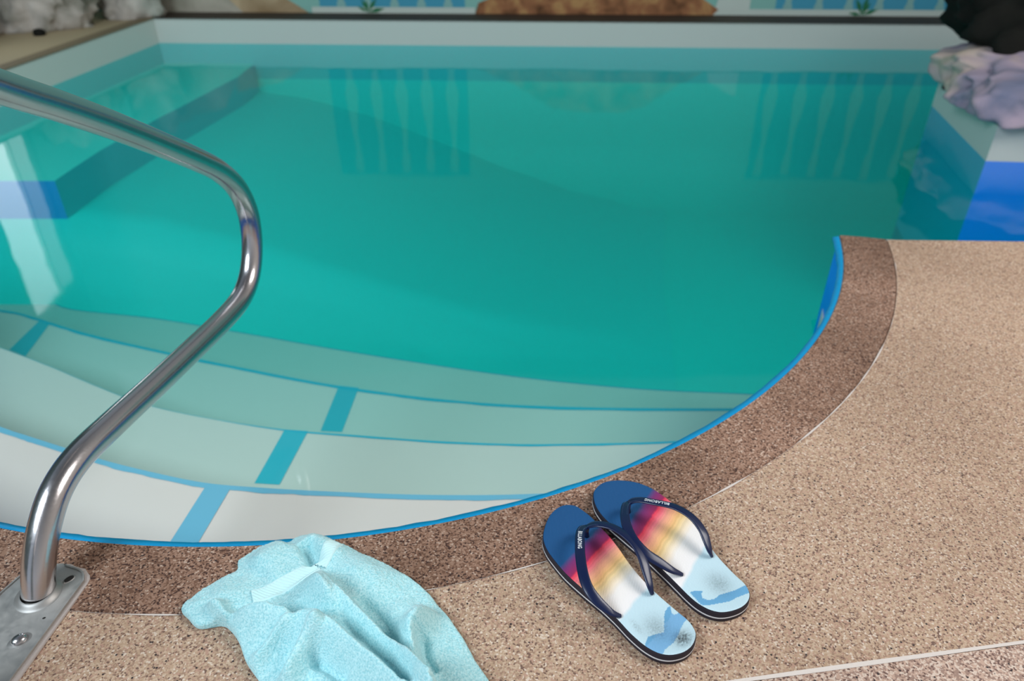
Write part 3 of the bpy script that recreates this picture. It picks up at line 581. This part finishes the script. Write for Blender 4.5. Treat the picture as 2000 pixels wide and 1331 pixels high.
# ------------------------------------------------------------ towel
tw_o = np.array(D['tow_out']); out2 = catmull([p for p in tw_o], 6, True)
org = np.array([-.22, .62, 0]); troot = empty('towel', tuple(org))
tag(troot, 'pale aqua terry towel crumpled at the pool edge', 'towel')
def field(X, Y):
    e, _, _ = seg_dist(X, Y, np.vstack([out2, out2[:1]]))
    z = .009 + .013 * (1 - np.exp(-e / .028))
    R_ = D['tow_r']
    def ridge(k, h, wl, wr, ta=.15, tb=.12):
        d_, s_, f_ = seg_dist(X, Y, catmull([p[:2] for p in R_[k]], 4))
        wd = np.where(s_ > 0, wl, wr)
        env = np.clip(f_ / ta, 0, 1) if ta else 1
        env = env * (np.clip((1 - f_) / tb, 0, 1) if tb else 1); env = np.sin(env * np.pi / 2)
        return h * np.exp(-(d_ / wd) ** 2) * (env if ta or tb else 1)
    # h, width on the left of the line's direction, width on the right
    z = z + ridge('A', .038, .011, .030, .2, 0)
    z = z + ridge('A2', .012, .007, .010, .3, .3)
    z = z + ridge('B', .042, .012, .018, .25, 0)
    z = z + ridge('Cc', .038, .009, .026, .25, 0)
    z = z + ridge('D', .028, .010, .013, .2, .2)
    z = z + ridge('E', .015, .010, .008, .25, .25)
    z = z + ridge('top', .014, .020, .030, .25, .25)
    z = z + ridge('top2', .012, .022, .030, .2, .2)
    z = z + ridge('curl', .018, .008, .010, .25, .25)
    z = z - ridge('V', .022, .010, .008, .2, .1)
    z = z - ridge('v1', .020, .012, .007, .2, 0)
    z = z - ridge('v2', .018, .010, .009, .2, 0)
    z = z - ridge('v3', .020, .008, .009, .2, .1)
    z = z - ridge('v4', .020, .010, .009, .2, .2)
    z = z - ridge('v5', .010, .006, .006, .2, .2)
    return np.maximum(z, .006 + .004 * (1 - np.exp(-e / .01))), e
V, F, rim = sheet(out2, .0016)
Z, E_ = field(V[:, 0], V[:, 1])
Z = np.array([z + .0050 * fbm(x * 17, y * 17, 5.3, 2) + .0028 * fbm(x * 26, y * 26, 3.3, 2) + .0011 * fbm(x * 330, y * 330, 1.2, 2) for (x, y), z in zip(V, Z)])
rimset = {a for a, b in rim} | {b for a, b in rim}
vs = [(x - org[0], y - org[1], z - (.003 if i in rimset else 0)) for i, ((x, y), z) in enumerate(zip(V, Z))]
nv = len(vs); low = {}
for i in rimset:
    x, y, z = vs[i]; cxy = np.array([x + org[0], y + org[1]]); low[i] = nv + len(low)
for i in sorted(low, key=lambda k: low[k]):
    x, y, z = vs[i]; over = math.hypot(x + org[0] - CX, y + org[1] - CY) < R
    vs.append((x, y, -.006 if over else .0022))
fs = list(F) + [(b, a, low[a], low[b]) for a, b in rim]
tm = mat('aqua_terry', srgb(178, 226, 228), .95, spec=.1)
P(tm).inputs['Sheen Weight'].default_value = .35; P(tm).inputs['Sheen Roughness'].default_value = .5
tcn = N(tm, 'ShaderNodeTexCoord').outputs['Object']
nn_ = N(tm, 'ShaderNodeTexNoise'); nn_.inputs['Scale'].default_value = 420; nn_.inputs['Detail'].default_value = 3; L(tm, tcn, nn_.inputs['Vector'])
L(tm, ramp(tm, nn_.outputs[0], [(.34, srgb(150, 212, 220)), (.64, srgb(198, 239, 243))]), P(tm).inputs['Base Color'])
b_ = N(tm, 'ShaderNodeBump'); b_.inputs['Strength'].default_value = .8; b_.inputs['Distance'].default_value = .0022; L(tm, nn_.outputs[0], b_.inputs['Height']); L(tm, b_.outputs[0], P(tm).inputs['Normal'])
link('terry_cloth', mesh('terry_cloth', vs, fs), tm, troot, smooth=True)
bandm = mat('woven_band', srgb(205, 238, 240), .8, spec=.2)
for nm, wd in (('bandL', .024), ('bandR', .022)):
    pt = catmull([p[:2] for p in D['tow_r'][nm]], 36 if nm == 'bandL' else 28); K = 22; vv = []; n_ = len(pt)
    cum = np.r_[0, np.cumsum(np.hypot(*(pt[1:] - pt[:-1]).T))]
    for i, p in enumerate(pt):
        t_ = pt[min(i + 1, n_ - 1)] - pt[max(i - 1, 0)]; t_ = t_ / np.linalg.norm(t_); nr = np.array([-t_[1], t_[0]])
        for k in range(K + 1): vv.append((*(p + nr * (k / K - .5) * wd), cum[i], k / K))
    vv = np.array(vv); z, _ = field(vv[:, 0], vv[:, 1]); 
    z = z + np.array([.0050 * fbm(x * 17, y * 17, 5.3, 2) + .0028 * fbm(x * 26, y * 26, 3.3, 2) for x, y in vv[:, :2]])
    rib = .0011 * np.sin((vv[:, 2] + vv[:, 3] * wd * .9) * 2 * np.pi / .0052) * ((vv[:, 3] > .16) & (vv[:, 3] < .84)) 
    z = z + .0020 + rib - .0022 * (np.abs(vv[:, 3] - .5) > .49)
    vl = [(a_ - org[0], b2 - org[1], c2) for a_, b2, c2 in zip(vv[:, 0], vv[:, 1], z)]
    fl_ = [(i * (K + 1) + k, i * (K + 1) + k + 1, (i + 1) * (K + 1) + k + 1, (i + 1) * (K + 1) + k) for i in range(n_ - 1) for k in range(K)]
    link('woven_band', mesh('woven_band', vl, fl_), bandm, troot, smooth=True)

# ------------------------------------------------------------ rocks
def rock(name, c, r, rot, seed, m, label, cat='rock', amp=.22, sq=.75, sub=5, flat=True):
    bm = bmesh.new(); bmesh.ops.create_icosphere(bm, subdivisions=sub, radius=1)
    for v in bm.verts:
        d_ = v.co.normalized(); w_ = Vector((d_.x * r[0], d_.y * r[1], d_.z * r[2])) / max(r); k = 1 + amp * 1.2 * fbm(w_.x * 2.2 + seed, w_.y * 2.2, w_.z * 2.2, 3) + amp * .45 * fbm(w_.x * 6 + seed, w_.y * 7, w_.z * 7, 2)
        q_ = d_ * k / max(.001, (abs(d_.x) ** 3 + abs(d_.y) ** 3 + abs(d_.z) ** 3) ** (1 / 3))
        v.co = Vector((q_.x * r[0], q_.y * r[1], q_.z * r[2])); v.co.rotate(Matrix.Rotation(rot, 3, 'Z'))
    zb = -r[2] * .45
    if flat:
        for v in bm.verts: v.co.z = max(v.co.z, zb)
    o = bmlink(name, bm, m, None, (c[0], c[1], c[2] - zb if flat else c[2]), smooth=True)
    return tag(o, label, cat)
def rockmat(name, stops, sc=5):
    m = mat(name, rough=.85, spec=.2); c = N(m, 'ShaderNodeTexCoord').outputs['Object']
    n_ = N(m, 'ShaderNodeTexNoise'); n_.inputs['Scale'].default_value = sc; n_.inputs['Detail'].default_value = 6; n_.inputs['Distortion'].default_value = .5; L(m, c, n_.inputs['Vector'])
    L(m, ramp(m, n_.outputs[0], stops), P(m).inputs['Base Color'])
    b = N(m, 'ShaderNodeBump'); b.inputs['Strength'].default_value = .7; b.inputs['Distance'].default_value = .008; L(m, n_.outputs[0], b.inputs['Height']); L(m, b.outputs[0], P(m).inputs['Normal'])
    return m
rl_ = rockmat('grey_green_rock', [(.3, srgb(70, 84, 66)), (.45, srgb(130, 128, 118)), (.55, srgb(170, 164, 156)), (.75, srgb(205, 200, 192))], 4)
rr_ = rockmat('pinkish_grey_rock', [(.3, srgb(110, 116, 140)), (.48, srgb(165, 150, 165)), (.6, srgb(190, 172, 162)), (.75, srgb(150, 142, 110))], 3.5)
rd_ = rockmat('black_rock', [(.3, (.004, .004, .003, 1)), (.8, (.012, .012, .009, 1))], 6)
rock('boulder', (-2.61, 4.45, 0), (.26, .145, .26), .25, 3.1, rl_, 'big pale grey boulder left of the back wall, in the far left corner')
rock('boulder', (-2.21, 4.75, 0), (.16, .085, .26), .25, 8.4, rl_, 'smaller greenish boulder right of the big pale one, far left corner')
rock('boulder', (-3.17, 4.25, 0), (.20, .16, .30), .1, 5.2, rd_, 'black mass standing in for the dark gap beside the big pale boulder')  # black shape added where there is only a dark gap
rock('pebble', (-2.505, 4.235, 0), (.028, .026, .022), 0, 1.2, rd_, 'small round black stone on the beige deck below the boulders', sub=3, amp=.1)
rock('rock_slab', (2.24, 2.99, 0), (.50, .44, .12), -.25, 12.7, rr_, 'pinkish grey artificial rock overhanging the right pool corner', amp=.13, sub=6)
rock('black_boulder', (2.44, 3.24, .12), (.56, .34, .30), -.3, 15.1, rd_, 'black boulder above the pinkish rock at the right edge', amp=.18)

# ------------------------------------------------------------ walls and mural
w0 = Vector((-2.1678, 4.905, 0)); w1 = Vector((2.5, 4.758, 0)); wd_ = (w1 - w0).normalized(); wn = Vector((wd_.y, -wd_.x, 0))
def W(x, z, off=0):
    """point of the back wall at plan x"""
    s = (x - w0.x) / wd_.x; p = w0 + wd_ * s + wn * off; return Vector((p.x, p.y, z))
def slab(pts, t0, t1):
    bm = bmesh.new(); a_ = [bm.verts.new(W(x, z, t1)) for x, z in pts]; b_ = [bm.verts.new(W(x, z, t0)) for x, z in pts]; n_ = len(pts)
    tri = tessellate_polygon([[Vector((x, z, 0)) for x, z in pts]])
    for t in tri: bm.faces.new([a_[i] for i in t]); bm.faces.new([b_[i] for i in reversed(t)])
    for i in range(n_): bm.faces.new((a_[i], a_[(i + 1) % n_], b_[(i + 1) % n_], b_[i]))
    return bm
wb = bmlink('wall_back', slab([(-3.4, -.1), (4.2, -.1), (4.2, 2.4), (-3.4, 2.4)], -.12, 0), M['wall_pale']); tag(wb, kind='structure')
blue_p = mat('mural_sea_blue', srgb(62, 150, 178), .8); pale_p = mat('mural_baluster_paint', srgb(128, 176, 172), .8); white_p = mat('mural_white', srgb(190, 204, 196), .8)
brown_p = rockmat('mural_brown', [(.3, srgb(96, 66, 44)), (.5, srgb(150, 104, 72)), (.65, srgb(178, 140, 92)), (.8, srgb(120, 86, 60))], 9)
beige_p = rockmat('mural_beige', [(.3, srgb(140, 120, 90)), (.7, srgb(190, 172, 140))], 5)
green_p = mat('mural_green', srgb(30, 110, 70), .8); grey_p = rockmat('mural_grey', [(.3, srgb(130, 130, 115)), (.7, srgb(190, 186, 172))], 4)
bmlink('mural_sea', slab([(-1.15, .035), (-.28, .035), (-.28, .74), (-1.15, .74)], .0, .001), blue_p, wb)
bmlink('mural_sea', slab([(1.55, .035), (2.72, .035), (2.72, .74), (1.55, .74)], .0, .001), blue_p, wb)
def baluster(x, w_):
    pr = [(.0, .62), (.05, .62), (.07, .40), (.12, .52), (.20, .98), (.30, .78), (.44, .40), (.56, .34), (.60, .55), (.64, .62), (.72, .62)]
    pts = [(x - w_ * .5 * b, z) for z, b in pr] + [(x + w_ * .5 * b, z) for z, b in reversed(pr)]
    return slab(pts, .001, .003)
xs = [-1.02, -.86, -.70, -.54, -.38] + [1.62, 1.80, 1.975, 2.15, 2.325, 2.50, 2.66]
for x in xs: bmlink('mural_baluster', baluster(x, .085), pale_p, wb)
bmlink('mural_path', slab([(1.19, 0), (1.40, 0), (1.40, .2), (1.22, .12)], .001, .0022), white_p, wb)
for a_, b2 in ((-1.2, -.22), (1.35, 2.74)):
    bmlink('mural_rail', slab([(a_, .0), (b2, .0), (b2, .033), (a_, .033)], .001, .0035), white_p, wb)
bmlink('mural_hill', slab([(-.22, 0), (1.19, 0), (1.22, .03), (1.12, .09), (.98, .17), (.86, .26), (.70, .31), (.40, .31), (.26, .29), (.12, .20), (-.03, .12), (-.20, .06)], .0, .0025), brown_p, wb)
bmlink('mural_sand', slab([(-1.75, 0), (-1.22, 0), (-1.30, .05), (-1.45, .14), (-1.75, .2)], .0, .002), beige_p, wb)
bmlink('mural_stone', slab([(-2.2, 0), (-1.62, 0), (-1.70, .08), (-1.85, .3), (-2.2, .42)], .0, .003), grey_p, wb)
def leaf_bm(x, z, n_, s_):
    bm = bmesh.new(); rr = random.Random(int(x * 100))
    for i in range(n_):
        a_ = math.radians(-70 + 140 * i / max(1, n_ - 1)) + rr.uniform(-.2, .2); l_ = s_ * rr.uniform(.7, 1.1)
        tip = (x + math.sin(a_) * l_, z + math.cos(a_) * l_); mid = (x + math.sin(a_) * l_ * .5, z + math.cos(a_) * l_ * .55)
        px, pz = math.cos(a_) * l_ * .12, -math.sin(a_) * l_ * .12
        q_ = [W(x, z, .005 + .0004 * i), W(mid[0] + px, mid[1] + pz, .005 + .0004 * i), W(*tip, .005 + .0004 * i), W(mid[0] - px, mid[1] - pz, .005 + .0004 * i)]
        bm.faces.new([bm.verts.new(v) for v in q_])
    return bm
bmlink('mural_leaves', leaf_bm(-.86, .005, 5, .10), green_p, wb)
bmlink('mural_leaves', leaf_bm(2.06, .005, 5, .10), green_p, wb)
# left wall with a tall bright window slot, reflected in the water
def box(x0, x1, y0, y1, z0, z1):
    bm = bmesh.new(); bmesh.ops.create_cube(bm, size=1)
    for v in bm.verts: v.co = Vector(((x0 + x1) / 2 + v.co.x * (x1 - x0), (y0 + y1) / 2 + v.co.y * (y1 - y0), (z0 + z1) / 2 + v.co.z * (z1 - z0)))
    return bm
WX = -2.68
bm = bmesh.new()
for (y0, y1, z0, z1) in [(-1.6, 3.64, 0, 2.4), (4.10, 4.14, 0, 2.4), (3.64, 4.10, 0, .2), (3.64, 4.10, 1.12, 2.4)]:
    b_ = box(WX - .12, WX, y0, y1, z0, z1); me_ = bpy.data.meshes.new('t'); b_.to_mesh(me_); b_.free(); bm.from_mesh(me_); bpy.data.meshes.remove(me_)
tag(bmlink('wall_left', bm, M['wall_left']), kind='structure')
tag(bmlink('wall_left_recess', box(-3.5, -3.4, 4.05, 5.0, 0, 2.4), M['wall_left']), kind='structure')
em = bpy.data.materials.new('daylight_pane'); em.use_nodes = True; b_ = em.node_tree.nodes['Principled BSDF']; b_.inputs['Emission Color'].default_value = (.85, .95, 1, 1); b_.inputs['Emission Strength'].default_value = 2.8; b_.inputs['Base Color'].default_value = (.8, .8, .8, 1)
win = tag(bmlink('window_1', box(WX - .06, WX - .03, 3.64, 3.93, .2, 1.12), em), kind='structure')
em2 = em.copy(); em2.name = 'dim_pane'; em2.node_tree.nodes['Principled BSDF'].inputs['Emission Strength'].default_value = .7  # second pane added dimmer, to reflect as the weaker half of the stripe
tag(bmlink('window_2', box(WX - .06, WX - .03, 3.93, 4.10, .2, 1.12), em2), kind='structure')
bmlink('window_frame', box(WX - .03, WX - .005, 3.925, 3.935, .2, 1.12), M['white'], win)
